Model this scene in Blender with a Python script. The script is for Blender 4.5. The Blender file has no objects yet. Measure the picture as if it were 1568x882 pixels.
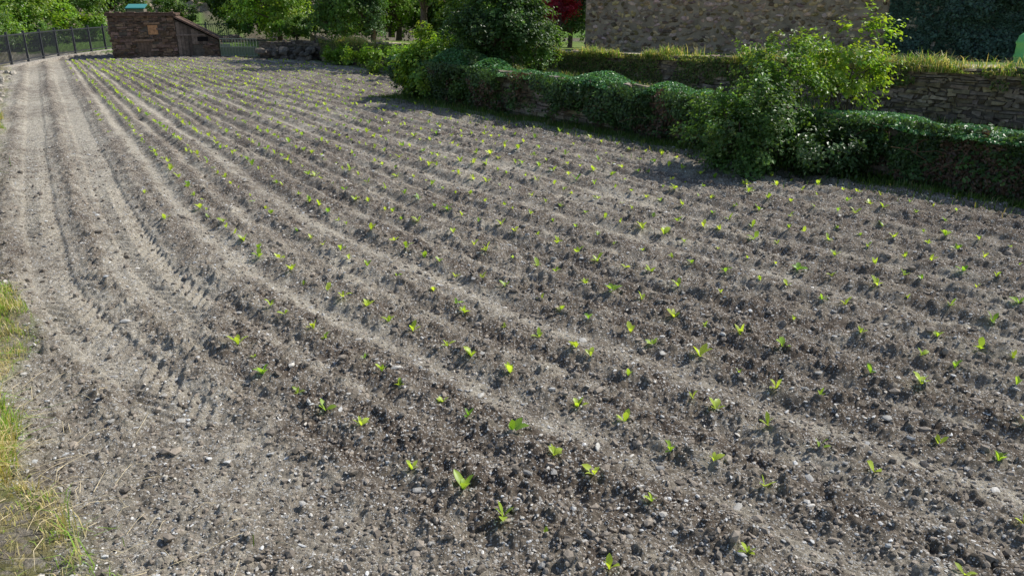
import bpy, math, numpy as np
from mathutils import Vector
R = np.random.default_rng(7)
scene = bpy.context.scene

# ------------------------------------------------------------------ noise
def h2(ix, iy, s):
    n = (ix.astype(np.int64)*374761393 + iy.astype(np.int64)*668265263 + s*974634777) & 0xffffffff
    n = ((n ^ (n >> 13))*1274126177) & 0xffffffff
    return ((n ^ (n >> 16)) & 0xffff)/65535.0
def vn(x, y, s=0):
    ix = np.floor(x); iy = np.floor(y); fx = x-ix; fy = y-iy
    fx = fx*fx*(3-2*fx); fy = fy*fy*(3-2*fy)
    a = h2(ix, iy, s); b = h2(ix+1, iy, s); c = h2(ix, iy+1, s); d = h2(ix+1, iy+1, s)
    return (a*(1-fx)+b*fx)*(1-fy)+(c*(1-fx)+d*fx)*fy
def fbm(x, y, f, o=4, s=0):
    t = 0; A = 1; S = 0
    for i in range(o):
        t = t+A*vn(x*f+i*13.7, y*f-i*7.3, s+i); S += A; A *= .55; f *= 2.03
    return t/S
def worley(x, y, f, s=0):
    x = x*f; y = y*f; ix = np.floor(x); iy = np.floor(y)
    best = np.full(x.shape, 9.0); bid = np.zeros(x.shape)
    for dx in (-1, 0, 1):
        for dy in (-1, 0, 1):
            cx = ix+dx; cy = iy+dy
            px = cx+.15+.7*h2(cx, cy, s); py = cy+.15+.7*h2(cx, cy, s+5)
            d = (px-x)**2+(py-y)**2; v = h2(cx, cy, s+9)
            m = d < best; best = np.where(m, d, best); bid = np.where(m, v, bid)
    return np.sqrt(best), bid
def ss(a, b, x):
    t = np.clip((x-a)/(b-a), 0, 1); return t*t*(3-2*t)

# ------------------------------------------------------------------ mesh helpers
def link(ob, parent=None):
    scene.collection.objects.link(ob)
    if parent is not None: ob.parent = parent
    return ob
def empty(name, loc=(0, 0, 0), rz=0):
    e = bpy.data.objects.new(name, None); e.location = loc; e.rotation_euler = (0, 0, rz)
    e.empty_display_size = .3
    return link(e)
def mk(name, V, F, col=None, mat=None, smooth=False, parent=None):
    V = np.asarray(V, dtype=np.float32); F = np.asarray(F, dtype=np.int32)
    k = F.shape[1]; me = bpy.data.meshes.new(name)
    me.vertices.add(len(V)); me.vertices.foreach_set('co', V.ravel())
    me.loops.add(F.size); me.loops.foreach_set('vertex_index', F.ravel())
    me.polygons.add(len(F)); me.polygons.foreach_set('loop_start', np.arange(0, F.size, k, dtype=np.int32))
    me.polygons.foreach_set('use_smooth', np.full(len(F), smooth))
    if col is not None:
        col = np.asarray(col, dtype=np.float32)
        c4 = np.ones((len(V), 4), dtype=np.float32); c4[:, :3] = np.clip(col, 0, 1)
        at = me.color_attributes.new('Col', 'FLOAT_COLOR', 'POINT'); at.data.foreach_set('color', c4.ravel())
    me.update(calc_edges=True); me.validate()
    if mat: me.materials.append(mat)
    return link(bpy.data.objects.new(name, me), parent)

# ------------------------------------------------------------------ materials
def newmat(name):
    m = bpy.data.materials.new(name); m.use_nodes = True
    nt = m.node_tree; nt.nodes.clear(); return m, nt, nt.nodes.new, nt.links.new
def surf_mat(name, base=None, rough=.9, nscale=20, var=.35, bscale=40, bdist=.01, bstr=.6, spec=.2, metal=0):
    m, nt, N, L = newmat(name)
    out = N('ShaderNodeOutputMaterial'); p = N('ShaderNodeBsdfPrincipled')
    p.inputs['Roughness'].default_value = rough; p.inputs['Specular IOR Level'].default_value = spec
    p.inputs['Metallic'].default_value = metal
    tc = N('ShaderNodeTexCoord')
    n1 = N('ShaderNodeTexNoise'); n1.inputs['Scale'].default_value = nscale; n1.inputs['Detail'].default_value = 6
    n1.inputs['Roughness'].default_value = .65
    L(tc.outputs['Object'], n1.inputs['Vector'])
    mr = N('ShaderNodeMapRange'); mr.inputs[1].default_value = .3; mr.inputs[2].default_value = .7
    mr.inputs[3].default_value = 1-var; mr.inputs[4].default_value = 1+var
    L(n1.outputs['Fac'], mr.inputs[0])
    mul = N('ShaderNodeVectorMath'); mul.operation = 'SCALE'
    if base is None:
        c = N('ShaderNodeAttribute'); c.attribute_name = 'Col'; L(c.outputs['Color'], mul.inputs[0])
    else:
        mul.inputs[0].default_value = base
    L(mr.outputs[0], mul.inputs['Scale']); L(mul.outputs[0], p.inputs['Base Color'])
    n2 = N('ShaderNodeTexNoise'); n2.inputs['Scale'].default_value = bscale; n2.inputs['Detail'].default_value = 5
    n2.inputs['Roughness'].default_value = .7
    L(tc.outputs['Object'], n2.inputs['Vector'])
    b = N('ShaderNodeBump'); b.inputs['Strength'].default_value = bstr; b.inputs['Distance'].default_value = bdist
    L(n2.outputs['Fac'], b.inputs['Height']); L(b.outputs[0], p.inputs['Normal'])
    L(p.outputs[0], out.inputs[0]); return m
def leaf_mat(name, trans=.4, gloss=.08):
    m, nt, N, L = newmat(name)
    out = N('ShaderNodeOutputMaterial'); c = N('ShaderNodeAttribute'); c.attribute_name = 'Col'
    p = N('ShaderNodeBsdfPrincipled'); p.inputs['Roughness'].default_value = .42; p.inputs['Specular IOR Level'].default_value = .45
    L(c.outputs['Color'], p.inputs['Base Color'])
    t = N('ShaderNodeBsdfTranslucent'); hs = N('ShaderNodeMix'); hs.data_type = 'RGBA'; hs.blend_type = 'MULTIPLY'
    hs.inputs[0].default_value = 1; L(c.outputs['Color'], hs.inputs[6]); hs.inputs[7].default_value = (1.9, 1.9, .7, 1)
    L(hs.outputs[2], t.inputs['Color'])
    mx = N('ShaderNodeMixShader'); mx.inputs[0].default_value = trans
    L(p.outputs[0], mx.inputs[1]); L(t.outputs[0], mx.inputs[2]); L(mx.outputs[0], out.inputs[0]); return m

M_leaf = leaf_mat('leaf'); M_ivy = leaf_mat('ivy_leaf', .22); M_grass = leaf_mat('grass_blade', .35)
M_bark = surf_mat('bark', (.13, .10, .075), nscale=12, var=.5, bscale=25, bdist=.03)
M_stone = surf_mat('wall_stone', None, nscale=9, var=.45, bscale=22, bdist=.025)
M_mortar = surf_mat('mortar', (.12, .10, .08), nscale=5, var=.4, bscale=18, bdist=.02)
M_houseM = surf_mat('house_mortar', (.31, .245, .175), nscale=3, var=.4, bscale=12, bdist=.04)
M_pebble = surf_mat('pebble', None, nscale=60, var=.25, bscale=90, bdist=.006, spec=.3, rough=.75)
M_turf = surf_mat('turf', None, nscale=4, var=.4, bscale=30, bdist=.05)
M_wood = surf_mat('weathered_wood', None, nscale=6, var=.4, bscale=30, bdist=.01)
M_metal = surf_mat('dark_metal', (.045, .048, .055), rough=.5, spec=.4, nscale=5, var=.2, bscale=30, bdist=.001)
M_slate = surf_mat('roof_slate', (.13, .085, .065), nscale=6, var=.5, bscale=14, bdist=.03)

def soil_mat():
    m, nt, N, L = newmat('ploughed_soil')
    out = N('ShaderNodeOutputMaterial'); p = N('ShaderNodeBsdfPrincipled')
    p.inputs['Roughness'].default_value = .95; p.inputs['Specular IOR Level'].default_value = .15
    tc = N('ShaderNodeTexCoord'); c = N('ShaderNodeAttribute'); c.attribute_name = 'Col'
    def noise(s, d=6, r=.7):
        n = N('ShaderNodeTexNoise'); n.inputs['Scale'].default_value = s; n.inputs['Detail'].default_value = d
        n.inputs['Roughness'].default_value = r; L(tc.outputs['Object'], n.inputs['Vector']); return n
    n1 = noise(26); mr = N('ShaderNodeMapRange'); mr.inputs[1].default_value = .3; mr.inputs[2].default_value = .7
    mr.inputs[3].default_value = .45; mr.inputs[4].default_value = 1.55; L(n1.outputs['Fac'], mr.inputs[0])
    mul = N('ShaderNodeVectorMath'); mul.operation = 'SCALE'; L(c.outputs['Color'], mul.inputs[0]); L(mr.outputs[0], mul.inputs['Scale'])
    at = N('ShaderNodeAttribute'); at.attribute_name = 'soilmask'
    def chips(scale, thr, size, amt):
        v = N('ShaderNodeTexVoronoi'); v.inputs['Scale'].default_value = scale; L(tc.outputs['Object'], v.inputs['Vector'])
        sx = N('ShaderNodeSeparateColor'); L(v.outputs['Color'], sx.inputs[0])
        g1 = N('ShaderNodeMath'); g1.operation = 'GREATER_THAN'; g1.inputs[1].default_value = thr; L(sx.outputs[0], g1.inputs[0])
        g2 = N('ShaderNodeMath'); g2.operation = 'LESS_THAN'; g2.inputs[1].default_value = size; L(v.outputs['Distance'], g2.inputs[0])
        gm = N('ShaderNodeMath'); gm.operation = 'MULTIPLY'; L(g1.outputs[0], gm.inputs[0]); L(g2.outputs[0], gm.inputs[1])
        ga = N('ShaderNodeMath'); ga.operation = 'MULTIPLY'; L(gm.outputs[0], ga.inputs[0]); L(at.outputs['Fac'], ga.inputs[1])
        gs = N('ShaderNodeMath'); gs.operation = 'MULTIPLY'; gs.inputs[1].default_value = amt; L(ga.outputs[0], gs.inputs[0]); return gs
    prev = mul.outputs[0]
    for sc, th, sz, am in ((75, .70, .42, .8), (34, .84, .36, .75)):
        k = chips(sc, th, sz, am); mx = N('ShaderNodeMix'); mx.data_type = 'RGBA'; L(k.outputs[0], mx.inputs[0]); L(prev, mx.inputs[6])
        mx.inputs[7].default_value = (.66, .64, .60, 1); prev = mx.outputs[2]
    L(prev, p.inputs['Base Color'])
    n2 = noise(45, 6, .75); n3 = noise(14, 4)
    ad = N('ShaderNodeMath'); ad.operation = 'MULTIPLY_ADD'; L(n3.outputs['Fac'], ad.inputs[0]); ad.inputs[1].default_value = 1.6; L(n2.outputs['Fac'], ad.inputs[2])
    b = N('ShaderNodeBump'); b.inputs['Strength'].default_value = 1.0; b.inputs['Distance'].default_value = .04
    L(ad.outputs[0], b.inputs['Height']); L(b.outputs[0], p.inputs['Normal']); L(p.outputs[0], out.inputs[0]); return m
M_soil = soil_mat()

# ------------------------------------------------------------------ layout
E1 = np.array([.616, -.788]); E2 = np.array([.788, .616])
def ab(x, y): return x*E1[0]+y*E1[1], x*E2[0]+y*E2[1]
def cc(a): return .145*(np.sqrt((a+9)**2+4)-2)
def ww(u): return np.clip(1-(u-2.5)/10, .1, 1.0)
def getu(x, y):
    a, b = ab(x, y); c = cc(a); u = b-c
    for _ in range(4): u = b-ww(u)*c
    return u, a
def fromu(u, a):
    b = u+ww(u)*cc(a); return a*E1[0]+b*E2[0], a*E1[1]+b*E2[1]
U0 = 1.82
W1A = np.array([-3.5, 26.15]); W1B = np.array([14.0, 4.9]); D1 = (W1B-W1A)/np.linalg.norm(W1B-W1A); N1 = np.array([D1[1], -D1[0]])
W2A = np.array([-9.7, 42.0]); W2B = np.array([17.9, 5.5]); D2 = (W2B-W2A)/np.linalg.norm(W2B-W2A); N2 = np.array([D2[1], -D2[0]])
def d1(x, y): return (x-W1A[0])*N1[0]+(y-W1A[1])*N1[1]
def s1(x, y): return (x-W1A[0])*D1[0]+(y-W1A[1])*D1[1]
def d2(x, y): return (x-W2A[0])*N2[0]+(y-W2A[1])*N2[1]
L1 = np.linalg.norm(W1B-W1A); L2 = np.linalg.norm(W2B-W2A)

def verge_mask(x, y, u, a):
    n = fbm(x, y, 1.3, 3, 31)
    thr = -.12+.02*ss(-5.3, -6.2, a)+.55*ss(-6.6, -8.2, a)-.28*ss(-9, -12, a)+(n-.5)*.8
    left = ss(thr+.2, thr-.2, u)
    e1 = np.where(s1(x, y) > -.6, ss(1.0, .5, d1(x, y)+(n-.5)*.8), 0)
    e2 = ss(.9, .4, d2(x, y)+(n-.5)*.6)
    far = ss(47.5, 49, y+(n-.5)*2+np.where(x > -15, 3.0, 0))
    return left, np.maximum(np.maximum(e1, e2), far)

def terrain(x, y):
    u, a = getu(x, y); r = np.hypot(x, y)
    left, oth = verge_mask(x, y, u, a)
    g = np.maximum(left, oth)
    row0 = U0+(1.1*ss(-6.3, -9, a))
    fld = ss(row0-.6, row0-.1, u)
    lod = ss(26, 9, r)
    wob = (fbm(x, y, .8, 2, 3)-.5)*.17
    ph = (u+wob-U0)/.73
    rid = .5+.5*np.cos(2*np.pi*(ph-.18)); rid2 = .5+.5*np.cos(4*np.pi*(ph+.07))
    band = np.exp(-((u-2.95)/.2)**2)+np.exp(-((u-4.4)/.2)**2)+.7*np.exp(-((u-7.32)/.2)**2)+.7*np.exp(-((u-8.78)/.2)**2)
    band = np.clip(band, 0, 1)
    rn = .45+1.1*fbm(x, y, 1.8, 3, 8)
    near = ss(8, 4.5, r)
    z = fld*(.060*rid+.044*rid2)*rn*(1-.55*band)*(1-.3*near)
    pth = 1-fld
    def trk(u0, w): return ss(w, w*.75, np.abs(u+wob*.5-u0))
    fade = ss(-5.0, -6.8, a)
    tA = trk(1.08, .25)*pth*(.25+.75*fade); tB = trk(2.1, .25)*pth*ss(-6.0, -7.3, a); tC = trk(.1, .22)*pth*ss(-8, -10, a)
    for t0, u0 in ((tA, 1.08), (tB, 2.1), (tC, .1)):
        edge = ss(.27, .17, np.abs(u+wob*.5-u0))
        lug = np.sin(2*np.pi*(a*1.0+np.abs(u-u0)*1.3+.2*fbm(x, y, 2, 2, 4))/.2)
        patch = .35+.65*ss(.36, .52, fbm(x, y, .8, 2, 44))
        z = z+t0*(-.032+edge*.022*np.clip(lug*1.4, -1, 1)*patch*lod)
    lip = np.exp(-((u+wob-1.58)/.13)**2)+.8*np.exp(-((u+wob-2.55)/.13)**2)*ss(-6.5, -8, a)+.7*np.exp(-((u+wob-.65)/.12)**2)
    lip = lip*(.35+.65*fade)
    z = z+pth*lip*.06*(.1+fbm(x, y, 2.5, 3, 71)*1.7)
    rough = (.6+.5*fld*(.4+.7*rid))*(1-.6*band)*(1-.7*np.clip(tA+tB+tC, 0, 1))*(1-g)+.8*pth*lip
    f, i = worley(x+.06*fbm(x, y, 9, 2, 5), y+.06*fbm(x, y, 9, 2, 6), 9, 2)
    z = z+rough*np.clip(1-(f/.5)**2, 0, 1)*np.clip(i-.35, 0, 1)*.078*(.45+.55*lod)
    f2, i2 = worley(x+.03*fbm(x, y, 20, 2, 15), y, 22, 12)
    l2 = ss(15, 6, r)
    z = z+(rough+.12)*np.clip(1-(f2/.5)**2, 0, 1)*np.clip(i2-.3, 0, 1)*.038*l2
    z = z+(fbm(x, y, 5, 4, 21)-.5)*.055*(.5+rough)
    z = z+(fbm(x, y, .35, 2, 61)-.5)*.12
    z = z+left*(.02+.12*fbm(x, y, 2, 3, 91))
    hill = np.clip(y-53, 0, None)
    z = z+np.where(y > 53, hill*.085*(.6+.8*fbm(x, y, .08, 3, 14)), 0)+ss(75, 200, r)*np.clip(y+40, 0, 400)*.22
    inside = (d2(x, y) < .1)
    z = np.where(inside & (r < 75), -.15, z)
    return z, u, a, fld, g, left, band, rid, np.clip(tA+tB+tC, 0, 1), lip*pth

# ------------------------------------------------------------------ ground sheet
ang = np.concatenate([np.radians(np.linspace(-180, -52, 40, endpoint=False)),
                      np.radians(np.linspace(-52, 46, 1250)), np.radians(np.linspace(46, 180, 42)[1:-1])])
rad = np.concatenate([np.linspace(.3, 2.6, 14, endpoint=False), np.geomspace(2.6, 52, 1000), np.geomspace(52, 700, 60)[1:]])
AA, RR = np.meshgrid(ang, rad, indexing='ij')
X = (RR*np.sin(AA)).ravel(); Y = (RR*np.cos(AA)).ravel()
Z, u, a, fld, g, left, band, rid, trk, lip = terrain(X, Y)
nA, nR = AA.shape
idx = np.arange(nA*nR).reshape(nA, nR); nx = np.roll(idx, -1, axis=0)
F = np.stack([idx[:, :-1], idx[:, 1:], nx[:, 1:], nx[:, :-1]], -1).reshape(-1, 4)
dark = np.array([.145, .116, .09]); light = np.array([.45, .405, .325]); mid = np.array([.265, .228, .18])
st = fbm(a*.7, u*7, 1, 4, 77); pt = fbm(X, Y, .45, 3, 78); fn = fbm(X, Y, 6, 3, 79)
t = fld*(.48-.28*rid+.42*band)+(1-fld)*.74+trk*.12+(st-.5)*1.1*fld+(pt-.5)*.8+(fn-.5)*1.1-.35*lip
t = np.clip(t, 0, 1)[:, None]
C = np.where(t < .5, dark+(mid-dark)*t*2, mid+(light-mid)*(t*2-1))
gn = fbm(X, Y, 3, 3, 80)[:, None]; gn2 = fbm(X, Y, 14, 4, 81)[:, None]
grn = np.array([.10, .15, .035])
lg = ss(.42, .58, gn2)
gc = np.where((left > .5)[:, None], C*.75*(1-lg)+(np.array([.34, .27, .15])*gn+np.array([.12, .16, .04])*(1-gn))*lg, grn*(.5+gn))
lawn = (ss(49, 54, Y)*(.3+.6*ss(.35, .5, fbm(X, Y, .09, 2, 99))))[:, None]
gc = gc*(1-lawn)+np.array([.13, .24, .045])*lawn*(.7+.6*gn)
rocky = (ss(.45, .52, fbm(X, Y, .16, 3, 120))*ss(60, 66, Y))[:, None]
gc = gc*(1-rocky)+np.array([.16, .14, .10])*(.5+.9*gn)*rocky
C = C*(1-g[:, None])+gc*g[:, None]
gr = mk('field_ground', np.stack([X, Y, Z], 1), F, C, M_soil, smooth=True)
sm = gr.data.attributes.new('soilmask', 'FLOAT', 'POINT'); sm.data.foreach_set('value', (1-g*.8).astype(np.float32))

# ------------------------------------------------------------------ stones / clods
def ico(sub):
    import bmesh
    bm = bmesh.new(); bmesh.ops.create_icosphere(bm, subdivisions=sub, radius=1)
    v = np.array([w.co[:] for w in bm.verts]); f = np.array([[w.index for w in q.verts] for q in bm.faces]); bm.free(); return v, f
I1 = ico(1); I2 = ico(2)
def rocks(name, P, S, C, base, mat, flat=(.35, .8), smooth=False, sink=.3, jit=.22, parent=None):
    v, f = base; n = len(P); k = len(v)
    V = v[None]*(1+R.uniform(-jit, jit, (n, k, 1)))
    V = np.sign(V)*np.abs(V)**.85
    sc = np.stack([R.uniform(.8, 1.6, n), R.uniform(.5, 1.0, n), R.uniform(flat[0], flat[1], n)], 1)*S[:, None]
    V = V*sc[:, None]
    th = R.uniform(0, 6.28, n); c, s = np.cos(th)[:, None], np.sin(th)[:, None]
    ti = R.normal(0, .4, n)[:, None]
    x, y, z = V[..., 0], V[..., 1], V[..., 2]
    y, z = y*np.cos(ti)-z*np.sin(ti), y*np.sin(ti)+z*np.cos(ti)
    V = np.stack([x*c-y*s, x*s+y*c, z], -1)+P[:, None]
    V[..., 2] += (sc[:, 2]*(1-sink*2))[:, None]*.6
    Fa = (f[None]+(np.arange(n)*k)[:, None, None]).reshape(-1, 3)
    return mk(name, V.reshape(-1, 3), Fa, np.repeat(C, k, 0), mat, smooth, parent)
def scatter(n, r0, r1, p=1.0):
    r = r0*(r1/r0)**R.uniform(0, 1, n); th = np.radians(R.uniform(-50, 42, n)); return r*np.sin(th), r*np.cos(th)
def field_pts(n, r0, r1, gm=.4):
    x, y = scatter(n, r0, r1); z, u, a, fld, g, *_ = terrain(x, y)
    k = (g < gm); return x[k], y[k], z[k], u[k], fld[k]
x, y, z, u, fl = field_pts(34000, 3.0, 22, .9)
n = len(x); S = np.clip(R.lognormal(-5.12, .45, n), .003, .024)*(.85+.05*np.hypot(x, y))
tint = R.uniform(0, 1, (n, 1)); br = R.uniform(.5, 1.35, (n, 1))
C = (np.array([.48, .44, .38])*(1-tint)+np.array([.49, .495, .49])*tint)*br
rocks('field_pebbles', np.stack([x, y, z], 1), S, C, I1, M_pebble, flat=(.25, .7), jit=.35)
x, y, z, u, fl = field_pts(26000, 3.0, 20, .9)
n = len(x); S = np.clip(R.lognormal(-4.55, .45, n), .005, .036)*(.8+.04*np.hypot(x, y))*np.where(fl > .5, 1, .95)
C = np.array([.25, .212, .17])*R.uniform(.55, 1.4, (n, 1))
rocks('soil_clods', np.stack([x, y, z], 1), S, C, I1, M_pebble, flat=(.6, 1), smooth=False, sink=.35, jit=.3)
x, y, z, u, fl = field_pts(110, 3.2, 12)
n = len(x); S = R.uniform(.014, .042, n)
rocks('field_stones', np.stack([x, y, z], 1), S, np.array([.47, .45, .41])*R.uniform(.6, 1.2, (n, 1)), I2, M_pebble, smooth=False, jit=.13, flat=(.25, .55))
n = 200; aa = -9-R.uniform(0, 1, n)**.7*32; uu = -.15+R.normal(0, .2, n); x, y = fromu(uu, aa)
z = terrain(x, y)[0]
rocks('edging_stones', np.stack([x, y, z], 1), R.uniform(.04, .15, n), np.array([.42, .38, .32])*R.uniform(.6, 1.2, (n, 1)), I1, M_stone, flat=(.4, .9))

# ------------------------------------------------------------------ seedlings
def seedlings():
    Vs, Fs, Cs = [], [], []; off = 0
    prof_w = np.array([.10, .55, 1.0, .80, .05]); ts = np.linspace(0, 1, 5)
    for k in range(-0, 22):
        u0 = U0+.73*k
        aa = np.arange(-50, 4, .39)+R.uniform(-.1, .1)
        aa = aa+R.normal(0, .06, len(aa)); uu = u0+R.normal(0, .04, len(aa))
        x, y = fromu(uu, aa); z, u, a, fld, g, *_ = terrain(x, y)
        keep = (g < .25) & (d1(x, y) > np.where(s1(x, y) > 0, 1.2, -99)) & (d2(x, y) > 1.2) & (y > 1.2) & (y < 46) & (R.uniform(0, 1, len(x)) > .1)
        keep &= (u > 1.5+1.1*ss(-6.0, -8, a))
        keep &= ~((x < -15.0) & (y > 42.5))
        for X0, Y0, Z0 in zip(x[keep], y[keep], z[keep]):
            nl = R.integers(3, 7); s = R.uniform(.55, 1.1)*(.75 if R.random() < .2 else 1); ph = R.uniform(0, 6.28)
            tone = R.uniform(0, 1)**.65; base = np.array([.16, .32, .045])*(1-tone)+np.array([.50, .60, .09])*tone
            for j in range(nl):
                th = ph+j*2.4+R.normal(0, .3); ln = s*R.uniform(.065, .14); w = ln*R.uniform(.16, .25)
                el = R.uniform(.6, 1.45); dr = R.uniform(.1, 1.0)
                e = el-dr*ts; hx = np.concatenate([[0], np.cumsum(np.cos(e[:-1]))])/4*ln; hz = np.concatenate([[0], np.cumsum(np.sin(e[:-1]))])/4*ln
                d = np.array([math.cos(th), math.sin(th)]); q = np.array([-d[1], d[0]])
                cen = np.stack([X0+hx*d[0], Y0+hx*d[1], Z0+hz-.005], 1)
                wd = prof_w*w; tw = R.normal(0, .25)
                Lf = cen.copy(); Lf[:, :2] += wd[:, None]*q; Lf[:, 2] += wd*(.35+tw)
                Rt = cen.copy(); Rt[:, :2] -= wd[:, None]*q; Rt[:, 2] += wd*(.35-tw)
                Vs.append(np.concatenate([Lf, cen, Rt]))
                i = np.arange(4)
                f = np.concatenate([np.stack([i, i+1, i+6, i+5], 1), np.stack([i+5, i+6, i+11, i+10], 1)])+off
                Fs.append(f); off += 15
                Cs.append(np.repeat((base*R.uniform(.8, 1.2))[None], 15, 0))
    mk('lettuce_seedling_rows', np.concatenate(Vs), np.concatenate(Fs), np.concatenate(Cs), leaf_mat('seedling_leaf', .45), True)
seedlings()

# ------------------------------------------------------------------ foliage generators
def unit(v): return v/np.maximum(np.linalg.norm(v, axis=-1, keepdims=True), 1e-9)
def leaves(name, P, Nn, S, C, parent=None, mat=None, droop=.3, asp=.75):
    n = len(P); Nn = unit(unit(Nn)+R.normal(0, .4, (n, 3)))
    t = unit(np.cross(Nn, unit(R.normal(0, 1, (n, 3))+np.array([0, 0, -droop])))); b = np.cross(Nn, t)
    S = S[:, None]
    v0 = P-b*S*.5; v1 = P+t*S*.5*asp+b*S*.02+Nn*S*.12; v2 = P+b*S*.55-Nn*S*.1; v3 = P-t*S*.5*asp+b*S*.02+Nn*S*.12
    V = np.stack([v0, v1, v2, v3], 1).reshape(-1, 3); F = np.arange(4*n).reshape(n, 4)
    return mk(name, V, F, np.repeat(C, 4, 0), mat or M_leaf, False, parent)
def tube(pts, rads, k=7):
    pts = np.array(pts, float); V = []; F = []
    for i, p in enumerate(pts):
        d = pts[min(i+1, len(pts)-1)]-pts[max(i-1, 0)]; d = d/(np.linalg.norm(d)+1e-9)
        s = np.cross(d, [0.3, 1, .1]); s /= np.linalg.norm(s); q = np.cross(d, s)
        for j in range(k):
            an = 2*math.pi*j/k; V.append(p+rads[i]*(math.cos(an)*s+math.sin(an)*q))
    for i in range(len(pts)-1):
        for j in range(k):
            F.append([i*k+j, i*k+(j+1) % k, (i+1)*k+(j+1) % k, (i+1)*k+j])
    return np.array(V), np.array(F)
def join(parts):
    V = []; F = []; o = 0
    for v, f in parts: V.append(v); F.append(f+o); o += len(v)
    return np.concatenate(V), np.concatenate(F)
def clumps(cent, rads, n, cr, low=-1.0):
    out = []
    while len(out) < n:
        p = R.normal(0, 1, 3); p = p/np.linalg.norm(p)*R.uniform(.1, 1)**.45
        if p[2] < low: continue
        out.append(np.array(cent)+p*np.array(rads)*R.uniform(.7, 1.05))
    return np.array(out), R.uniform(cr*.6, cr*1.35, n)
def crown(CP, CR, cent, N, size, col, colv=.35, yel=.25, spray=1.0):
    w = CR**2/np.sum(CR**2); per = 12; nt = max(N//per, 1)
    ci = R.choice(len(CP), nt, p=w)
    o = unit(CP[ci]-cent+1e-6)
    st = CP[ci]+R.normal(0, .42, (nt, 3))*CR[ci][:, None]
    dr = unit(o*.6+R.normal(0, .65, (nt, 3))+np.array([0, 0, .35])); ln = R.uniform(.35, 1.15, nt)*CR[ci]*spray
    tt = R.uniform(0, 1, (nt, per))
    P = st[:, None]+dr[:, None]*(tt*ln[:, None])[..., None]; P[..., 2] -= (tt**2)*ln[:, None]*.18
    P = P.reshape(-1, 3)+R.normal(0, size*.55, (nt*per, 3))
    n = len(P); Nn = unit(P-cent)*.5+np.array([0, 0, .6])
    ct = np.repeat(R.normal(1, colv*.5, len(CP))[ci]*R.normal(1, .2, nt), per)
    C = np.array(col)[None]*np.clip(ct*R.normal(1, colv*.5, n), .4, 2.0)[:, None]
    y = (np.repeat(R.uniform(0, 1, nt), per)*yel*tt.ravel()*1.4)[:, None]; C = C*(1-y)+np.array([col[1]*1.25, col[1]*1.35, col[2]*.7])*y
    return P, Nn, size*R.uniform(.6, 1.35, n), C
def tree(name, base, h, rads, nl, size, col, ncl=26, cr=.38, trunk=.12, yel=.25, stems=1, zc=.62, low=-1.0, limbs=True, spray=1.0, mat=None):
    base = np.array(base, float); e = empty(name, base)
    cent = np.array([0, 0, h*zc]); CP, CR = clumps(cent, rads, ncl, cr*min(rads), low)
    parts = []
    for s in range(stems):
        o = R.normal(0, .12*(stems > 1), 2); top = cent+np.array([R.normal(0, .15), R.normal(0, .15), .1])*rads
        pts = [np.array([o[0], o[1], -.15]), np.array([o[0], o[1], 0])+(top-0)*[.2, .2, .35], top*[.8, .8, .75], top]
        parts.append(tube(pts, [trunk*1.3, trunk, trunk*.65, trunk*.3]))
    if limbs:
        for i in range(0, len(CP), 2):
            f = R.uniform(.35, .8); st = np.array([0, 0, cent[2]*f]); en = CP[i]
            m = (st+en)/2+np.array([0, 0, -.05*h])+R.normal(0, .04*h, 3)
            parts.append(tube([st, m, en], [trunk*.45, trunk*.28, trunk*.1], 5))
    V, F = join(parts); mk('trunk', V, F, None, M_bark, True, e)
    P, Nn, S, C = crown(CP, CR, cent, nl, size, col, yel=yel, spray=spray)
    leaves('foliage', P, Nn, S, C, e, mat); return e
def grass(name, x, y, z, hgt, C, w=.006, lean=.35, parent=None):
    n = len(x); th = R.uniform(0, 6.28, n); l = R.uniform(0, lean*2, n)
    dx, dy = np.cos(th), np.sin(th); px, py = -dy*w, dx*w
    b = np.stack([x, y, z-.01], 1); side = np.stack([px, py, np.zeros(n)], 1)*(hgt/.2)[:, None]**.3
    m = b+np.stack([dx*l*.3*hgt, dy*l*.3*hgt, hgt*.6], 1)
    t = b+np.stack([dx*l*hgt, dy*l*hgt, hgt*(1-.35*l)], 1)
    V = np.stack([b-side, b+side, m+side*.8, m-side*.8, t+side*.15, t-side*.15], 1).reshape(-1, 3)
    i = (np.arange(n)*6)[:, None]; F = np.concatenate([i+np.array([[0, 1, 2, 3]]), i+np.array([[3, 2, 4, 5]])])
    return mk(name, V, F, np.repeat(C, 6, 0), M_grass, False, parent)
def gcol(n, dry=.3):
    d = (R.uniform(0, 1, n) < dry)[:, None]; k = R.uniform(.6, 1.4, (n, 1))
    return np.where(d, np.array([.46, .38, .20]), np.array([.14, .24, .04]))*k

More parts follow.
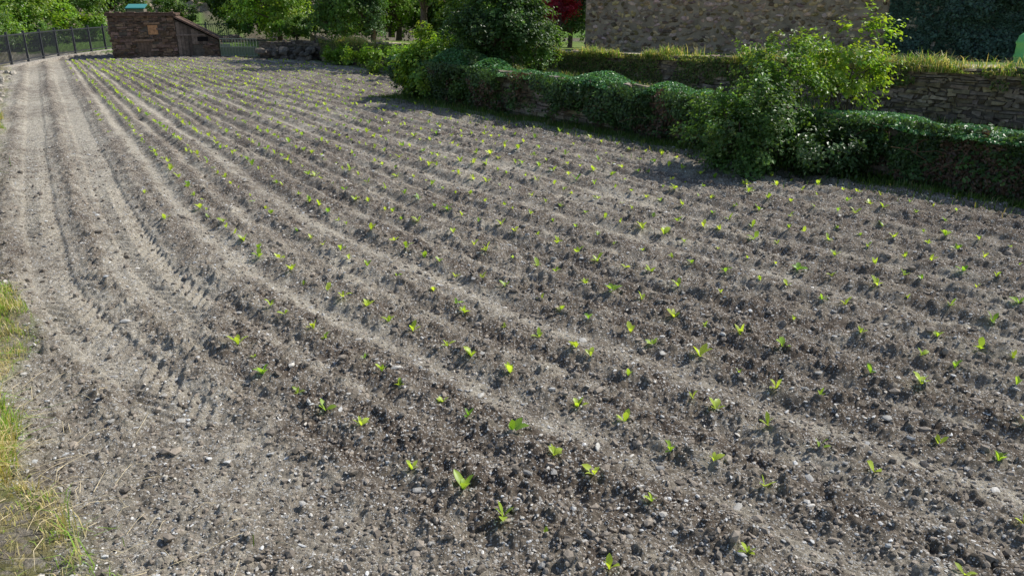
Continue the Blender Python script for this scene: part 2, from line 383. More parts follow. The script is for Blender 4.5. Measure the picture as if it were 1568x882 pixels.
# ------------------------------------------------------------------ dry stone walls
def boxes_wall(A, B, nrm, zb, zt, ch=(.06, .14), ln=(.12, .42), col=(.25, .215, .17), prot=(.01, .07), keep=None, thick=.12, jv=.011):
    A = np.array(A, float); B = np.array(B, float); L = np.linalg.norm(B-A); D = (B-A)/L; nrm = np.array(nrm, float)
    V, C = [], []; z = 0; zmax = max(zt(0), zt(1)); 
    while zb+z < zmax:
        h = R.uniform(*ch); s = -R.uniform(0, .2)
        while s < L:
            l = R.uniform(*ln); s0, s1_ = max(s, 0), min(s+l, L); s += l
            if s1_-s0 < .03: continue
            tm = (s0+s1_)/2/L
            if zb+z+h*.6 > zt(tm): continue
            if keep is not None and not keep((s0+s1_)/2, zb+z+h/2): continue
            p = R.uniform(*prot); g = .008
            c = []
            for dd in (-thick, p):
                for zz in (zb+z+g, zb+z+h-g):
                    for sx in (s0+g, s1_-g):
                        j = R.normal(0, jv, 3)
                        q = A+D*(sx+j[0])+nrm*(dd+j[1]); c.append([q[0], q[1], zz+j[2]])
            V.append(c); C.append(np.repeat((np.array(col)*R.uniform(.5, 1.5)*np.array([1, R.uniform(.93, 1.03), R.uniform(.82, 1.08)]))[None], 8, 0))
        z += h
    V = np.array(V).reshape(-1, 3); n = len(V)//8
    q = np.array([[0, 1, 3, 2], [4, 6, 7, 5], [0, 4, 5, 1], [2, 3, 7, 6], [0, 2, 6, 4], [1, 5, 7, 3]])
    F = (q[None]+(np.arange(n)*8)[:, None, None]).reshape(-1, 4)
    return V, F, np.concatenate(C)
def prism(A, B, nrm, zb, zt0, zt1, t):
    A = np.array(A, float); B = np.array(B, float); nrm = np.array(nrm, float); V = []
    for P, zt in ((A, zt0), (B, zt1)):
        for o in (0, -t):
            q = P+nrm*o; V += [[q[0], q[1], zb], [q[0], q[1], zt]]
    F = [[0, 4, 5, 1], [2, 3, 7, 6], [1, 5, 7, 3], [0, 1, 3, 2], [4, 6, 7, 5], [0, 2, 6, 4]]
    return np.array(V), np.array(F)
def dry_wall(name, A, B, nrm, zb, zt0, zt1, t=.45, parent=None, back=False, **kw):
    e = empty(name) if parent is None else parent
    V, F = prism(A, B, nrm, zb, zt0-.04, zt1-.04, t); mk('core', V, F, None, M_mortar, False, e)
    V, F, C = boxes_wall(A, B, nrm, zb, lambda k: zt0+(zt1-zt0)*k+.03*math.sin(k*37), **kw)
    mk('stones', V, F, C, M_stone, False, e); return e

Z1A, Z1B = 1.26, .86
def zt2(s): return 1.08+.70*ss(0, 40, s)
w1 = dry_wall('ivy_covered_retaining_wall', W1A, W1B, N1, -.15, Z1A, Z1B)
endp = W1A-N1*4.4
dry_wall('terrace_end_wall', endp, W1A-N1*.02, np.array(-D1), -.15, 1.2, Z1A-.01)
w2 = empty('upper_retaining_wall')
segs = np.linspace(0, L2, 5)
for i in range(4):
    dry_wall('seg', W2A+D2*segs[i], W2A+D2*segs[i+1], N2, -.15, float(zt2(segs[i])), float(zt2(segs[i+1])), parent=w2, col=(.25, .20, .15), ch=(.035, .12), ln=(.06, .4), prot=(.0, .09), jv=.017)
dry_wall('side_wall', (-12.4, 51), W2A-np.array([.02, 0]), np.array([-.96, -.28]), -.15, 1.1, 1.05)

def sheet(name, fn, ns, nd, s0, s1_, dd0, dd1, O, D, Nv, colfn):
    s, d = np.meshgrid(np.linspace(s0, s1_, ns), np.linspace(dd0, dd1, nd), indexing='ij')
    x = O[0]+D[0]*s+Nv[0]*d; y = O[1]+D[1]*s+Nv[1]*d; z = fn(s, d, x, y)
    idx = np.arange(ns*nd).reshape(ns, nd)
    F = np.stack([idx[:-1, :-1], idx[1:, :-1], idx[1:, 1:], idx[:-1, 1:]], -1).reshape(-1, 4)
    return mk(name, np.stack([x, y, z], -1).reshape(-1, 3), F, colfn(x.ravel(), y.ravel(), d.ravel()), M_turf, True)
def colg(x, y, d):
    n = fbm(x, y, 1.2, 4, 5)[:, None]; k = ss(.5, .62, n)
    return np.array([.10, .14, .04])*(.6+n)*(1-k)+np.array([.26, .21, .13])*k
def colu(x, y, d):
    n = fbm(x, y, 1.2, 4, 6)[:, None]; p = (ss(.5, .8, d)*ss(3.2, 2.4, d))[:, None]
    return (np.array([.12, .17, .04])*(.6+n))*(1-p)+np.array([.50, .43, .31])*p
def zmid(x, y): 
    s = (x-W1A[0])*D1[0]+(y-W1A[1])*D1[1]
    return .80-.36*np.clip(s/20, 0, 1)+.10*fbm(x, y, .8, 3, 7)
sheet('middle_terrace_ground', lambda s, d, x, y: zmid(x, y), 90, 30, 0.05, L1, .3, 5.6, W1A, D1, -N1, colg)
def zup(s, d, x, y): return zt2(s)-.03-.035*d+.06*(fbm(x, y, .7, 3, 9)-.5)
sheet('upper_terrace_ground', zup, 120, 60, -.2, L2, .35, 45, W2A, D2, -N2, colu)
def zup_xy(x, y):
    s = (x-W2A[0])*D2[0]+(y-W2A[1])*D2[1]; d = -d2(x, y); return zup(s, d, x, y)

n = 36000; s = R.uniform(0, L2, n); d = np.abs(R.normal(0, .26, n))-.16; x = W2A[0]+D2[0]*s-N2[0]*d; y = W2A[1]+D2[1]*s-N2[1]*d
hg = R.uniform(.05, .24, n)*(.25+1.6*ss(.35, .7, fbm(x, y, 1.7, 3, 40))); drop = np.where(d < 0.0, -.08, 0)
grass('wall_top_grass', x, y, zt2(s)-.04+drop, hg, gcol(n, .45)*1.15, w=.007, lean=.8)
n = 34000; s = R.uniform(0, L2, n); hh = R.uniform(0, 1, n)**1.3
lim = .95-.4*ss(28, 31, s); k = (fbm(s, hh, .8, 3, 41)+.14*(s < 28)-.1*hh > .44) & (hh < lim)
o = .05+.14*fbm(s, hh, 2, 2, 43)
x = W2A[0]+D2[0]*s+N2[0]*o; y = W2A[1]+D2[1]*s+N2[1]*o
wc = np.where((R.uniform(0, 1, (n, 1)) < .35), np.array([.24, .21, .11]), np.array([.12, .18, .045]))[k]
leaves('creeping_weeds', np.stack([x, y, zt2(s)-hh*.75], 1)[k], np.tile(np.append(N2, .6), (k.sum(), 1)), R.uniform(.04, .09, k.sum()), wc*R.uniform(.5, 1.5, (k.sum(), 1)))
n = 14000; s = R.uniform(0, L1, n); d = R.uniform(.4, 4.2, n); x = W1A[0]+D1[0]*s-N1[0]*d; y = W1A[1]+D1[1]*s-N1[1]*d
grass('terrace_grass', x, y, zmid(x, y), R.uniform(.05, .22, n), gcol(n, .3)*.8, w=.008, lean=.6)
n = 20000; s = R.uniform(-.3, L1, n); d = np.abs(R.normal(0, .6, n)); x = W1A[0]+D1[0]*s+N1[0]*d; y = W1A[1]+D1[1]*s+N1[1]*d
grass('wall_foot_grass', x, y, terrain(x, y)[0], R.uniform(.04, .18, n), gcol(n, .1)*.6, w=.007, lean=.5)

n = 240000; aa = R.uniform(-26, -1.5, n); uu = R.uniform(-2.0, .9, n); x, y = fromu(uu, aa)
k0 = (y > 2.5) & (x/np.maximum(y, .1) > -1.1); x, y = x[k0], y[k0]; n = len(x)
z, u_, a_, _, g_, l_, *_ = terrain(x, y); pn = fbm(x, y, 2.2, 3, 55)
k = (l_+R.normal(0, .12, n) > .4) & (pn+R.normal(0, .06, n)+.10*(y < 8) > .43)
x, y, z, pn = x[k], y[k], z[k], pn[k]; n = len(x)
dryp = ss(.4, .6, fbm(x, y, .9, 2, 56)+(-.05*(y-7))*(y < 7))
C = gcol(n, 0); dm = R.uniform(0, 1, n) < .25+.5*dryp
C[dm] = np.array([.62, .52, .28])*R.uniform(.4, 1.3, (dm.sum(), 1)); C[~dm] = np.array([.24, .38, .055])*R.uniform(.5, 1.4, ((~dm).sum(), 1))
grass('verge_grass', x, y, z, R.uniform(.04, .22, n)*(.4+1.3*ss(.4, .7, pn)), C, w=.0038, lean=.75)
n = 260; aa = R.uniform(-9, -3, n); uu = R.normal(-.1, .35, n); x, y = fromu(uu, aa); z = terrain(x, y)[0]; th = R.uniform(0, 6.28, n); l = R.uniform(.08, .35, n)
parts = [tube([[x[i], y[i], z[i]+.015], [x[i]+l[i]*.5*math.cos(th[i]), y[i]+l[i]*.5*math.sin(th[i]), z[i]+.05], [x[i]+l[i]*math.cos(th[i]+.15), y[i]+l[i]*math.sin(th[i]+.15), z[i]+.03]], [.0025, .002, .0012], 4) for i in range(n)]
V, F = join(parts); mk('straw_stalks', V, F, np.tile([.62, .52, .34], (len(V), 1)), M_wood, False)

# ------------------------------------------------------------------ ivy on the front wall
def ivy(n):
    s = R.uniform(-.3, L1, n); q = R.uniform(0, 1, n)
    ztop = Z1A+(Z1B-Z1A)*s/L1
    top = q < .42
    lump = .10+.60*ss(.25, .75, fbm(s, s*0, .7, 3, 200))*(1-.45*ss(11, 15, s))
    d = np.where(top, R.uniform(-.85, .42, n), 0)
    arch = np.sqrt(np.clip(1-((d+.2)/.66)**2, 0, 1))
    zt = ztop-.14+lump*arch*.85*R.uniform(.6, 1, n)**.5
    hz = R.uniform(0, 1, n)**.85; zf = ztop+.08-hz*(ztop+.05)
    off = .08+(.18+.5*ss(.3, .7, fbm(s, zf, 1.3, 3, 201)))*(1-.55*hz)*R.uniform(.5, 1, n)
    D = np.where(top, d, off); Zz = np.where(top, zt, zf)
    hole = fbm(s, zf*.8, .9, 3, 203)
    keep = top | (hole < .69-.2*hz)
    P = np.stack([W1A[0]+D1[0]*s+N1[0]*D, W1A[1]+D1[1]*s+N1[1]*D, Zz], 1)[keep]
    Nn = np.where(top[:, None], np.array([N1[0]*.3, N1[1]*.3, 1]), np.array([N1[0], N1[1], .35]))[keep]
    m = keep.sum(); cv = (.5+1.0*fbm(s, zf, 2.5, 3, 210))[keep][:, None]
    c = np.array([.05, .095, .028])*R.uniform(.5, 1.6, (m, 1))*cv; tp = top[keep][:, None]  # face leaves darkened: the shade on the wall face is in their colour
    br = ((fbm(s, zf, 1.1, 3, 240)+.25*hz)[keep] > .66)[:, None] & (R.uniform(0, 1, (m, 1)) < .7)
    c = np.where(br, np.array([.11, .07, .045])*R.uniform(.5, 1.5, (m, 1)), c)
    c = np.where(tp, np.array([.10, .23, .085])*R.uniform(.6, 1.5, (m, 1))*cv, c)  # top leaves coloured brighter to carry the sunlit top edge
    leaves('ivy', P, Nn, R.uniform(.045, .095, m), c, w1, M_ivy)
ivy(105000)
n = 380; s = R.uniform(0, 24, n); V_, N_, S_, C_ = [], [], [], []
for si in s:
    z0 = R.uniform(.2, 1.1); o = W1A+D1*si+N1*.25; dirn = unit(np.array([N1[0], N1[1], R.uniform(-.2, 1.0)])+R.normal(0, .4, 3)); l = R.uniform(.15, .45); m = R.integers(8, 18)
    t_ = R.uniform(0, 1, m); p = np.array([o[0], o[1], z0])+dirn*(t_*l)[:, None]; p[:, 2] -= t_**2*l*.3; p += R.normal(0, .03, (m, 3))
    V_.append(p); N_.append(np.tile([N1[0]*.5, N1[1]*.5, 1], (m, 1))); S_.append(R.uniform(.05, .1, m)); C_.append(np.array([.075, .14, .04])*R.uniform(.6, 1.6)*R.uniform(.8, 1.2, (m, 1)))
leaves('ivy_sprigs', np.concatenate(V_), np.concatenate(N_), np.concatenate(S_), np.concatenate(C_), w1)
parts = []
for i in range(150):
    si = R.uniform(6, 24); o = W1A+D1*si+N1*R.uniform(.1, .3); z0 = R.uniform(0, .9); dn = unit(np.array([N1[0]*.5, N1[1]*.5, R.uniform(-.3, .8)])+np.append(D1*R.normal(0, .8), 0)); l = R.uniform(.3, .8)
    p0 = np.array([o[0], o[1], z0]); parts.append(tube([p0, p0+dn*l*.5+[0, 0, .05], p0+dn*l+[0, 0, -.05]], [.007, .005, .003], 4))
V, F = join(parts); mk('bramble_stems', V, F, np.tile([.16, .09, .06], (len(V), 1)), M_wood, False, w1)

tree('ivy_mound', (-2.3, 25.2, 0), 1.95, (1.35, 1.2, 1.0), 26000, .10, (.14, .27, .045), ncl=56, cr=.3, zc=.54, yel=.5, stems=3, trunk=.05)  # leaf colour raised to paint in the lit left top of the mound
tree('ivy_mound', (-1.0, 23.9, 0), 1.7, (1.4, 1.0, .85), 20000, .09, (.065, .13, .03), ncl=44, cr=.32, zc=.5, yel=.2, stems=3, trunk=.05, mat=M_ivy)
tree('elder_tree', (-.35, 24.4, .9), 3.0, (1.45, 1.3, 1.4), 26000, .09, (.06, .125, .04), ncl=46, cr=.28, trunk=.09, yel=.15, stems=3, zc=.5, spray=1.4)
tree('elder_tree', (.65, 25.4, .9), 1.7, (.9, .9, .8), 8000, .09, (.08, .16, .045), ncl=26, cr=.28, trunk=.06, yel=.2, stems=2, zc=.5, spray=1.6)
tree('walnut_shrub', (4.3, 14.4, 0), 1.75, (1.2, .95, .85), 15000, .07, (.085, .17, .05), ncl=60, cr=.22, trunk=.03, yel=.25, stems=5, zc=.5, spray=1.8)
tree('fig_sapling', (6.2, 15.4, .5), 2.1, (1.05, .8, .9), 3200, .085, (.17, .29, .045), ncl=34, cr=.2, trunk=.022, yel=.6, stems=4, zc=.62, spray=2.3)
tree('young_shrub', (4.95, 15.0, .4), 2.2, (.85, .7, .75), 2600, .07, (.12, .22, .05), ncl=28, cr=.22, trunk=.022, yel=.4, stems=3, zc=.62, spray=2.4)
tree('dark_shrub', (5.6, 13.9, 0), 1.0, (1.2, .6, .45), 7000, .07, (.05, .10, .03), ncl=30, cr=.4, trunk=.02, yel=.1, stems=4, zc=.5, mat=M_ivy, spray=1.5)

# ------------------------------------------------------------------ house wall
HA = np.array([2.76, 31.2]); HB = np.array([11.6, 25.4]); HL = np.linalg.norm(HB-HA); HD = (HB-HA)/HL; HN = np.array([HD[1], -HD[0]])
house = empty('stone_house'); HT = 4.4
V, F = prism(HA, HB, HN, .6, HT, HT, 6.0); mk('walls', V, F, None, M_houseM, False, house)
def cobbles(A, D, Nn, L, z0, z1, parent, col, skip=None, cell=.18):
    nx_, nz_ = int(L/cell/1.05), int((z1-z0)/cell/.8); P = []
    for i in range(nx_):
        for j in range(nz_):
            s = (i+.5+(.5 if j % 2 else 0)+R.uniform(-.4, .4))*L/nx_; z = z0+(j+.5+R.uniform(-.4, .4))*(z1-z0)/nz_
            if s > L-.05 or s < .05 or R.random() < .12 or (skip and skip(s, z)): continue
            P.append([s, z])
    P = np.array(P); n = len(P); v, f = I1; k = len(v)
    Vv = v[None]*(1+R.uniform(-.25, .25, (n, k, 1)))*np.stack([R.uniform(.05, .17, n), R.uniform(.02, .075, n), R.uniform(.035, .095, n)], 1)[:, None]
    th = R.normal(0, .3, n)[:, None]; a_, b_ = Vv[..., 0], Vv[..., 2]
    sx = a_*np.cos(th)-b_*np.sin(th)+P[:, :1]; sz = a_*np.sin(th)+b_*np.cos(th)+P[:, 1:]; dd = Vv[..., 1]
    Q = np.stack([A[0]+D[0]*sx+Nn[0]*dd, A[1]+D[1]*sx+Nn[1]*dd, sz], -1).reshape(-1, 3)
    Fa = (f[None]+(np.arange(n)*k)[:, None, None]).reshape(-1, 3)
    C = np.array(col)*R.uniform(.35, 1.6, (n, 1))*np.stack([np.ones(n), R.uniform(.85, 1.03, n), R.uniform(.6, 1.1, n)], 1)
    mk('rubble_stones', Q, Fa, np.repeat(C, k, 0), M_stone, False, parent)
win = lambda s, z: abs(s-4.2) < .6 and z > 3.3
cobbles(HA, HD, HN, HL, 1.0, HT, house, (.37, .285, .205), win)
cobbles(HA-HN*6, HN, -HD, 6.0, 1.0, HT, house, (.37, .285, .205))
def boxat(A, D, Nn, s0, s1_, d0, d1_, z0, z1):
    V = []
    for d in (d0, d1_):
        for z in (z0, z1):
            for s in (s0, s1_):
                q = A+D*s+Nn*d; V.append([q[0], q[1], z])
    return np.array(V), np.array([[0, 1, 3, 2], [4, 6, 7, 5], [0, 4, 5, 1], [2, 3, 7, 6], [0, 2, 6, 4], [1, 5, 7, 3]])
V, F = boxat(HA, HD, HN, 3.7, 4.7, .003, .05, 3.4, 4.2); mk('window', V, F, np.tile([.06, .05, .045], (8, 1)), M_wood, False, house)
V, F = boxat(HA, HD, HN, 3.6, 4.8, .01, .12, 3.3, 3.39); mk('window_sill', V, F, np.tile([.3, .27, .22], (8, 1)), M_stone, False, house)
c = lambda s, d, z: [*(HA+HD*s+HN*d), z]
V = np.array([c(-.3, .4, HT), c(HL+.3, .4, HT), c(HL+.3, -3, HT+1.6), c(-.3, -3, HT+1.6), c(-.3, -6.4, HT), c(HL+.3, -6.4, HT),
              c(-.3, .4, HT+.08), c(HL+.3, .4, HT+.08), c(HL+.3, -3, HT+1.7), c(-.3, -3, HT+1.7), c(-.3, -6.4, HT+.08), c(HL+.3, -6.4, HT+.08)])
F = [[0, 1, 2, 3], [3, 2, 5, 4], [6, 9, 8, 7], [9, 10, 11, 8], [0, 6, 7, 1], [4, 5, 11, 10], [0, 3, 9, 6], [3, 4, 10, 9], [1, 7, 8, 2], [2, 8, 11, 5]]
mk('roof', V, F, None, M_slate, False, house)
GA = HB+HD*.02+HN*.15; GL = 9.48; GB = GA+HD*GL
gw = dry_wall('ivy_covered_garden_wall', GA, GB, HN, .8, 4.0, 4.0, ch=(.1, .2))
n = 40000; s = R.uniform(-.1, GL, n); z = R.uniform(1.0, 4.2, n); off = .05+.55*ss(.3, .7, fbm(s, z, 1.3, 3, 300))*R.uniform(.4, 1, n)
P = np.stack([GA[0]+HD[0]*s+HN[0]*off, GA[1]+HD[1]*s+HN[1]*off, z], 1)
leaves('ivy', P, np.tile([HN[0], HN[1], .5], (n, 1)), R.uniform(.06, .13, n), np.array([.055, .10, .07])*R.uniform(.4, 1.8, (n, 1)), gw, M_ivy)
def lathe(prof, k=28):
    V = [[r*math.cos(2*math.pi*j/k), r*math.sin(2*math.pi*j/k), z] for r, z in prof for j in range(k)]
    F = [[i*k+j, i*k+(j+1) % k, (i+1)*k+(j+1) % k, (i+1)*k+j] for i in range(len(prof)-1) for j in range(k)]
    return np.array(V), np.array(F)
tk = empty('green_water_tank', (11.85, 18.6, float(zup_xy(np.array(11.8), np.array(18.6)))-.02))
V, F = lathe([(.01, 0), (.36, 0), (.40, .04), (.40, .2), (.42, .22), (.42, .26), (.40, .28), (.40, .5), (.42, .52), (.42, .56), (.40, .58), (.38, .68), (.28, .76), (.15, .79), (.15, .83), (.01, .84)])
mk('tank_body', V, F, None, surf_mat('green_plastic', (.14, .45, .14), rough=.4, var=.08, bdist=.001), True, tk)

# ------------------------------------------------------------------ hut
hut = empty('stone_hut', (-18.75, 44.7, 0), math.radians(18)); hut.scale = (.92, .9, .95)
def hw(A, B, nrm, z0, z1, keep=None, col=(.17, .115, .085), zt0=None):
    A = np.array(A, float); B = np.array(B, float)
    V, F, C = boxes_wall(A, B, nrm, z0, (lambda k: z1+((zt0 or z1)-z1)*(1-k)), ch=(.06, .19), ln=(.1, .45), col=col, prot=(.0, .09), keep=keep, jv=.022); mk('facing_stones', V, F, C, M_stone, False, hut)
def solid(name, V, F, mat, col=None): mk(name, V, F, None if col is None else np.tile(col, (len(V), 1)), mat, False, hut)
V, F = prism((-2.9, 0), (.6, 0), (0, -1), -.1, 2.3, 2.3, 3.4)
V[:, 1] = np.where(V[:, 1] > 0, 3.4, V[:, 1]); solid('walls', V, F, M_mortar)
door = lambda s, z: not (1.9 < s < 2.65 and 1.25 < z < 1.85) and not (1.3 < s < 2.2 and .1 < z < .95)
hw((-2.9, 0), (.6, 0), (0, -1), 0, 2.3, door)
hw((-2.9, 3.4), (-2.9, 0), (-1, 0), 0, 2.3)
X_ = np.array([1., 0]); Yn = np.array([0, -1.]); O = np.array([-2.9, 0.])
def hb(name, s0, s1_, dd0, dd1, z0, z1, col, mat=M_wood, o=O):
    V, F = boxat(o, X_, Yn, s0, s1_, dd0, dd1, z0, z1); solid(name, V, F, mat, col)
hb('window_shutter', 2.02, 2.55, .004, .05, 1.3, 1.8, (.45, .24, .12)); hb('window_lintel', 1.85, 2.7, .01, .11, 1.84, 1.95, (.25, .16, .1))
for i in range(5): hb('door_plank', 1.35+i*.165, 1.35+i*.165+.15, .004, .04+.01*(i % 2), .05, .92, (.16, .11, .08))
hb('door_lintel', 1.2, 2.3, .01, .12, .94, 1.05, (.24, .16, .11))
hb('roof_slab', -.15, 3.65, -3.55, .22, 2.301, 2.42, (.1, .1, .1), M_slate)
for i in range(14): hb('roof_slate', -.1+i*.26, .15+i*.26, -.5, .24+R.uniform(0, .06), 2.425, 2.44+R.uniform(.02, .08), (.1, .08, .07), M_slate)
V = np.array([[.603, 0, -.1], [2.9, 0, -.1], [2.9, 3, -.1], [.603, 3, -.1], [.603, 0, 2.1], [2.9, 0, .95], [2.9, 3, .95], [.603, 3, 2.1]])
F = [[0, 1, 5, 4], [1, 2, 6, 5], [2, 3, 7, 6], [3, 0, 4, 7], [4, 5, 6, 7]]; solid('lean_to_walls', V, F, M_mortar)
hw((.6, 0), (2.9, 0), (0, -1), 0, .9, lambda s, z: s > 1.4, zt0=.9)
for i in range(9):
    x0 = .65+i*.2; zt = 2.08-(x0-.6+.1)*.5
    hb('plank', x0, x0+.185, .005+R.uniform(0, .02), .06, .08 if i < 4 else .75, zt-.05, np.array([.17, .13, .105])*R.uniform(.5, 1.3), o=np.array([0., 0.]))
hb('opening_shade_panel', 1.75, 2.35, .062, .075, .9, 1.15, (.012, .01, .01), o=np.array([0., 0.]))  # near-black panel stands in for the shade inside the lean-to opening
hb('crossbar', .6, 2.2, .07, .11, 1.22, 1.3, (.22, .17, .14), o=np.array([0., 0.]))
V = np.array([[.5, -.3, 2.2], [3.15, -.3, .9], [3.15, 3.2, .9], [.5, 3.2, 2.2], [.5, -.3, 2.3], [3.15, -.3, 1.0], [3.15, 3.2, 1.0], [.5, 3.2, 2.3]])
V[:, 0] = np.where(V[:, 0] < 1, .62, V[:, 0])
F = [[0, 3, 2, 1], [4, 5, 6, 7], [0, 1, 5, 4], [1, 2, 6, 5], [2, 3, 7, 6], [3, 0, 4, 7]]; solid('lean_to_roof', V, F, M_slate)

gate = empty('metal_gate', (-15.9, 44.9, 0), math.radians(-6)); parts = []
for i in range(13): parts.append(boxat(np.array([0., 0]), X_, Yn, i*.17, i*.17+.03, 0, .03, .1, 1.0))
for zz_ in (.1, .55, .98): parts.append(boxat(np.array([0., 0]), X_, Yn, 0, 2.07, .032, .06, zz_, zz_+.05))
V, F = join(parts); mk('gate_leaf', V, F, None, surf_mat('galvanised', (.22, .25, .20), rough=.5, metal=.2, var=.2, bdist=.001), False, gate)
V, F = boxat(np.array([0., 0]), X_, Yn, 0.02, 2.05, -.02, -.005, .12, .6); mk('gate_panel', V, F, None, surf_mat('green_sheet', (.16, .20, .13), rough=.6, var=.3, bdist=.002), False, gate)
dry_wall('ruined_stone_wall', (-13.7, 44.6), (-9.6, 42.2), np.array([-.5, -.866]), -.1, .85, 1.05, col=(.13, .11, .09))
x = R.uniform(-13.5, -10, 60); y = 44-(x+13.5)*.55+R.normal(0, .3, 60)
rocks('stone_heap', np.stack([x, y, R.uniform(.0, .5, 60)], 1), R.uniform(.12, .35, 60), np.array([.13, .11, .09])*R.uniform(.6, 1.5, (60, 1)), I1, M_stone)

# ------------------------------------------------------------------ fence
fe = empty('metal_railing_fence'); pl = np.array([[-19.3, 22], [-21.6, 30], [-23.2, 36.5], [-24.6, 44.5], [-25.0, 52], [-22.6, 55.5], [-19.5, 57]])
bars = []; posts = []; kerb = []
for i in range(len(pl)-1):
    A, B = pl[i], pl[i+1]; L = np.linalg.norm(B-A); D = (B-A)/L; Nn = np.array([D[1], -D[0]])
    for zb_ in (.22, 1.4): bars.append(boxat(A, D, Nn, 0, L, -.025, .025, zb_, zb_+.06))
    kerb.append(boxat(A, D, Nn, 0, L, -.15, .15, -.2, .12))
    for s in np.arange(.07, L, .14): bars.append(boxat(A, D, Nn, s, s+.028, -.014, .014, .27, 1.4))
    for s in np.arange(0, L-.5, 2.0): posts.append(boxat(A, D, Nn, s-.05, s+.05, -.05, .05, .0, 1.58))
V, F = join(bars); mk('railing', V, F, None, M_metal, False, fe)
V, F = join(posts); mk('posts', V, F, None, M_metal, False, fe)
V, F = join(kerb); mk('kerb', V, F, np.tile([.36, .33, .29], (len(V), 1)), M_stone, False, fe)

# ------------------------------------------------------------------ background vegetation
def zg(x, y): return float(terrain(np.array([float(x)]), np.array([float(y)]))[0][0])
def zz(x, y):
    return float(zup_xy(np.array(float(x)), np.array(float(y)))) if (d2(x, y) < -.3) else zg(x, y)
def T(name, px, t, h, rads, nl, size, col, **k):
    xx = (px-784)/1207*t; yy = 1.045*t; return tree(name, (xx, yy, zz(xx, yy)-.1), h, rads, nl, size, col, **k)
G = (.09, .18, .035); DG = (.05, .095, .03); LG = (.17, .30, .045); BG = (.07, .15, .06)
T('hazel_tree', 430, 46, 4.6, (2.6, 2.2, 2.0), 13000, .15, LG, ncl=44, trunk=.12, yel=.5, zc=.5)
T('oak_tree', 530, 41, 4.8, (2.2, 2.0, 2.2), 15000, .13, G, ncl=44, trunk=.15, zc=.52, yel=.2)
T('cypress_tree', 572, 40, 4.6, (.7, .7, 2.2), 8000, .1, BG, ncl=30, cr=.6, trunk=.12, zc=.52, yel=.1)
T('ash_tree', 650, 38, 6.5, (2.6, 2.2, 2.2), 13000, .14, LG, ncl=40, trunk=.16, zc=.68, yel=.4)
T('ash_tree', 610, 45, 5.0, (2.6, 2.2, 2.1), 12000, .15, LG, ncl=40, trunk=.14, zc=.5)
T('plum_tree', 725, 36, 4.8, (2.0, 2.0, 2.0), 12000, .13, G, ncl=40, trunk=.13, zc=.55, yel=.3)
T('laurel_tree', 790, 40, 5.0, (1.8, 1.8, 2.4), 12000, .13, DG, ncl=34, trunk=.13, zc=.5, yel=.1)
T('laurel_tree', 690, 46, 5.5, (2.6, 2.2, 2.6), 12000, .16, DG, ncl=34, trunk=.13, zc=.5, yel=.1)
T('red_maple_tree', 856, 30.5, 2.6, (.8, .8, .6), 7000, .09, (.34, .025, .045), ncl=34, trunk=.05, zc=.66, yel=0, spray=1.5)
T('dark_hedge_tree', 872, 37, 4.5, (1.3, 1.3, 2.2), 9000, .12, DG, ncl=26, trunk=.1, zc=.5, yel=.05)
T('garden_shrub', 590, 33, 1.5, (1.6, 1.0, .6), 7000, .1, LG, ncl=24, trunk=.05, zc=.5)
T('garden_shrub', 655, 31, 1.7, (1.5, 1.0, .7), 7000, .1, LG, ncl=24, trunk=.05, zc=.5)
T('garden_shrub', 530, 37.5, 1.2, (1.5, .9, .5), 6000, .1, LG, ncl=24, trunk=.05, zc=.5)
T('garden_shrub', 455, 44, 1.3, (1.5, .9, .5), 6000, .11, G, ncl=24, trunk=.05, zc=.5)
T('chestnut_tree', 30, 50, 4.4, (3.0, 2.4, 1.9), 13000, .16, LG, ncl=44, trunk=.15, zc=.6, yel=.4)
T('chestnut_tree', -40, 44, 5.0, (2.6, 2.4, 2.2), 11000, .16, G, ncl=34, trunk=.15, zc=.6)
T('chestnut_tree', 105, 58, 5.5, (3.4, 2.6, 2.6), 13000, .18, G, ncl=44, trunk=.18, zc=.55, yel=.3)
T('garden_shrub', 130, 54, 2.2, (2.2, 1.2, 1.0), 7000, .14, LG, ncl=24, trunk=.05, zc=.5)
T('garden_shrub', 60, 49, 2.0, (2.2, 1.2, .9), 7000, .14, G, ncl=24, trunk=.05, zc=.5)
T('garden_shrub', 0, 47, 2.0, (2.2, 1.2, .9), 7000, .14, LG, ncl=24, trunk=.05, zc=.5)
for i, px in enumerate((195, 225, 260, 290, 400, 445, 500, 560)):
    t_ = R.uniform(62, 76) if px < 300 else R.uniform(56, 62)
    T('hillside_bush', px, t_, 2.2, (2.6, 1.8, 1.1), 4500, .19, tuple(np.array(G)*R.uniform(.4, 1.2)), ncl=22, trunk=.06, zc=.5)
for px, t_, h_, w_ in ((180, 78, 6, 3.2), (245, 86, 7, 3.5), (335, 74, 6.5, 3.4), (385, 66, 5.5, 2.9), (300, 88, 7, 4), (450, 66, 7, 3.6), (10, 72, 8, 4), (100, 84, 9, 4.5), (540, 62, 8, 4), (600, 58, 8, 4), (640, 60, 8, 4), (700, 55, 8, 4), (750, 56, 8, 4), (820, 52, 7, 4)):
    T('distant_tree', px, t_, h_, (w_, w_*.8, h_*.45), 9000, .23, tuple(np.array(G)*R.uniform(.5, 1.3)), ncl=36, trunk=.2, zc=.48)
n = 160; x = R.uniform(-44, -22, n); y = R.uniform(60, 80, n); z = np.array([zg(i, j) for i, j in zip(x, y)])
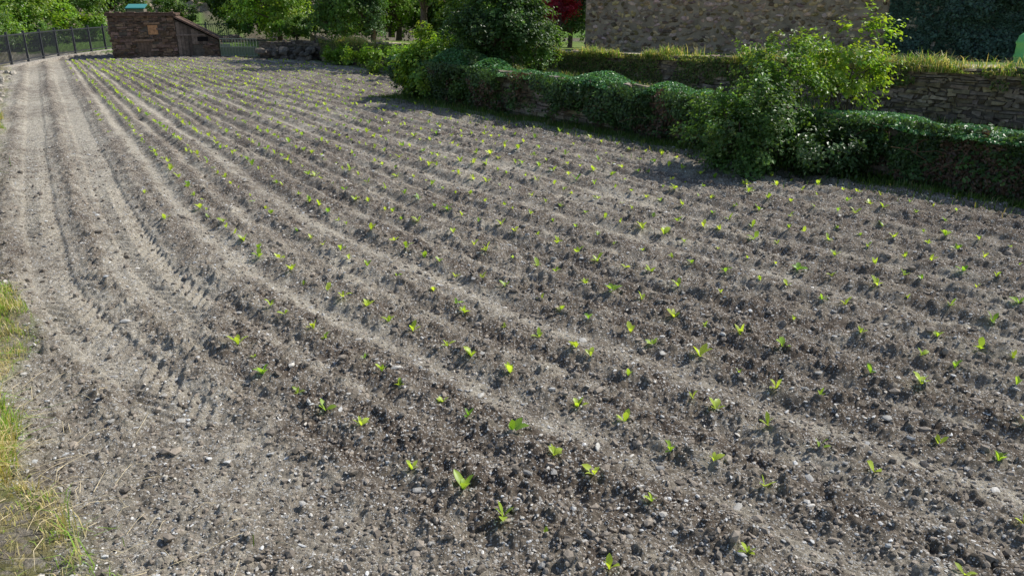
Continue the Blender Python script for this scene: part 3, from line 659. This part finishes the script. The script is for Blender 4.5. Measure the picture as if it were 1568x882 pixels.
rocks('rock_outcrop', np.stack([x, y, z-.1], 1), R.uniform(.3, 1.0, n), np.array([.26, .21, .16])*R.uniform(.5, 1.3, (n, 1)), I2, M_stone, flat=(.4, .8), smooth=False)
sx, sy = -27.4, 61; sh = empty('garden_shed', (sx, sy, zg(sx, sy)), .2); sh.scale = (.34, .34, .85)
V, F = boxat(np.array([-2., 0]), X_, Yn, 0, 3.4, -3, 0, -.3, 1.9); mk('shed_walls', V, F, np.tile([.2, .17, .14], (8, 1)), M_wood, False, sh)
V, F = boxat(np.array([-2.2, 0]), X_, Yn, 0, 3.8, -3.2, .3, 1.904, 2.0); V[V[:, 1] > 1, 2] += .3; mk('shed_roof', V, F, None, surf_mat('teal_sheet', (.06, .24, .24), rough=.5, var=.15, bdist=.002), False, sh)

# ------------------------------------------------------------------ light and camera
sd = Vector((.88, .42, 0)).normalized(); el = math.radians(46)
sv = Vector((sd.x*math.cos(el), sd.y*math.cos(el), math.sin(el)))
sun = bpy.data.lights.new('sun', 'SUN'); sun.energy = 5.0; sun.angle = math.radians(.5); sun.color = (1, .96, .885)
so = link(bpy.data.objects.new('sun', sun)); so.rotation_euler = sv.to_track_quat('Z', 'Y').to_euler()
w = bpy.data.worlds.new('World'); scene.world = w; w.use_nodes = True; nt = w.node_tree
bg = nt.nodes.get('Background') or nt.nodes.new('ShaderNodeBackground')
sky = nt.nodes.new('ShaderNodeTexSky'); sky.sky_type = 'NISHITA'; sky.sun_disc = False; sky.sun_elevation = el
sky.sun_rotation = math.atan2(sd.x, sd.y); nt.links.new(sky.outputs[0], bg.inputs[0]); bg.inputs[1].default_value = .14
cam = bpy.data.cameras.new('camera'); cam.sensor_width = 36; cam.lens = 18/math.tan(math.radians(33)); cam.clip_end = 2000
co = link(bpy.data.objects.new('camera', cam)); co.location = (0, 0, 3); co.rotation_euler = (math.radians(90-20.07), 0, 0)
scene.camera = co
scene.view_settings.view_transform = 'Standard'; scene.view_settings.look = 'None'; scene.view_settings.exposure = 0
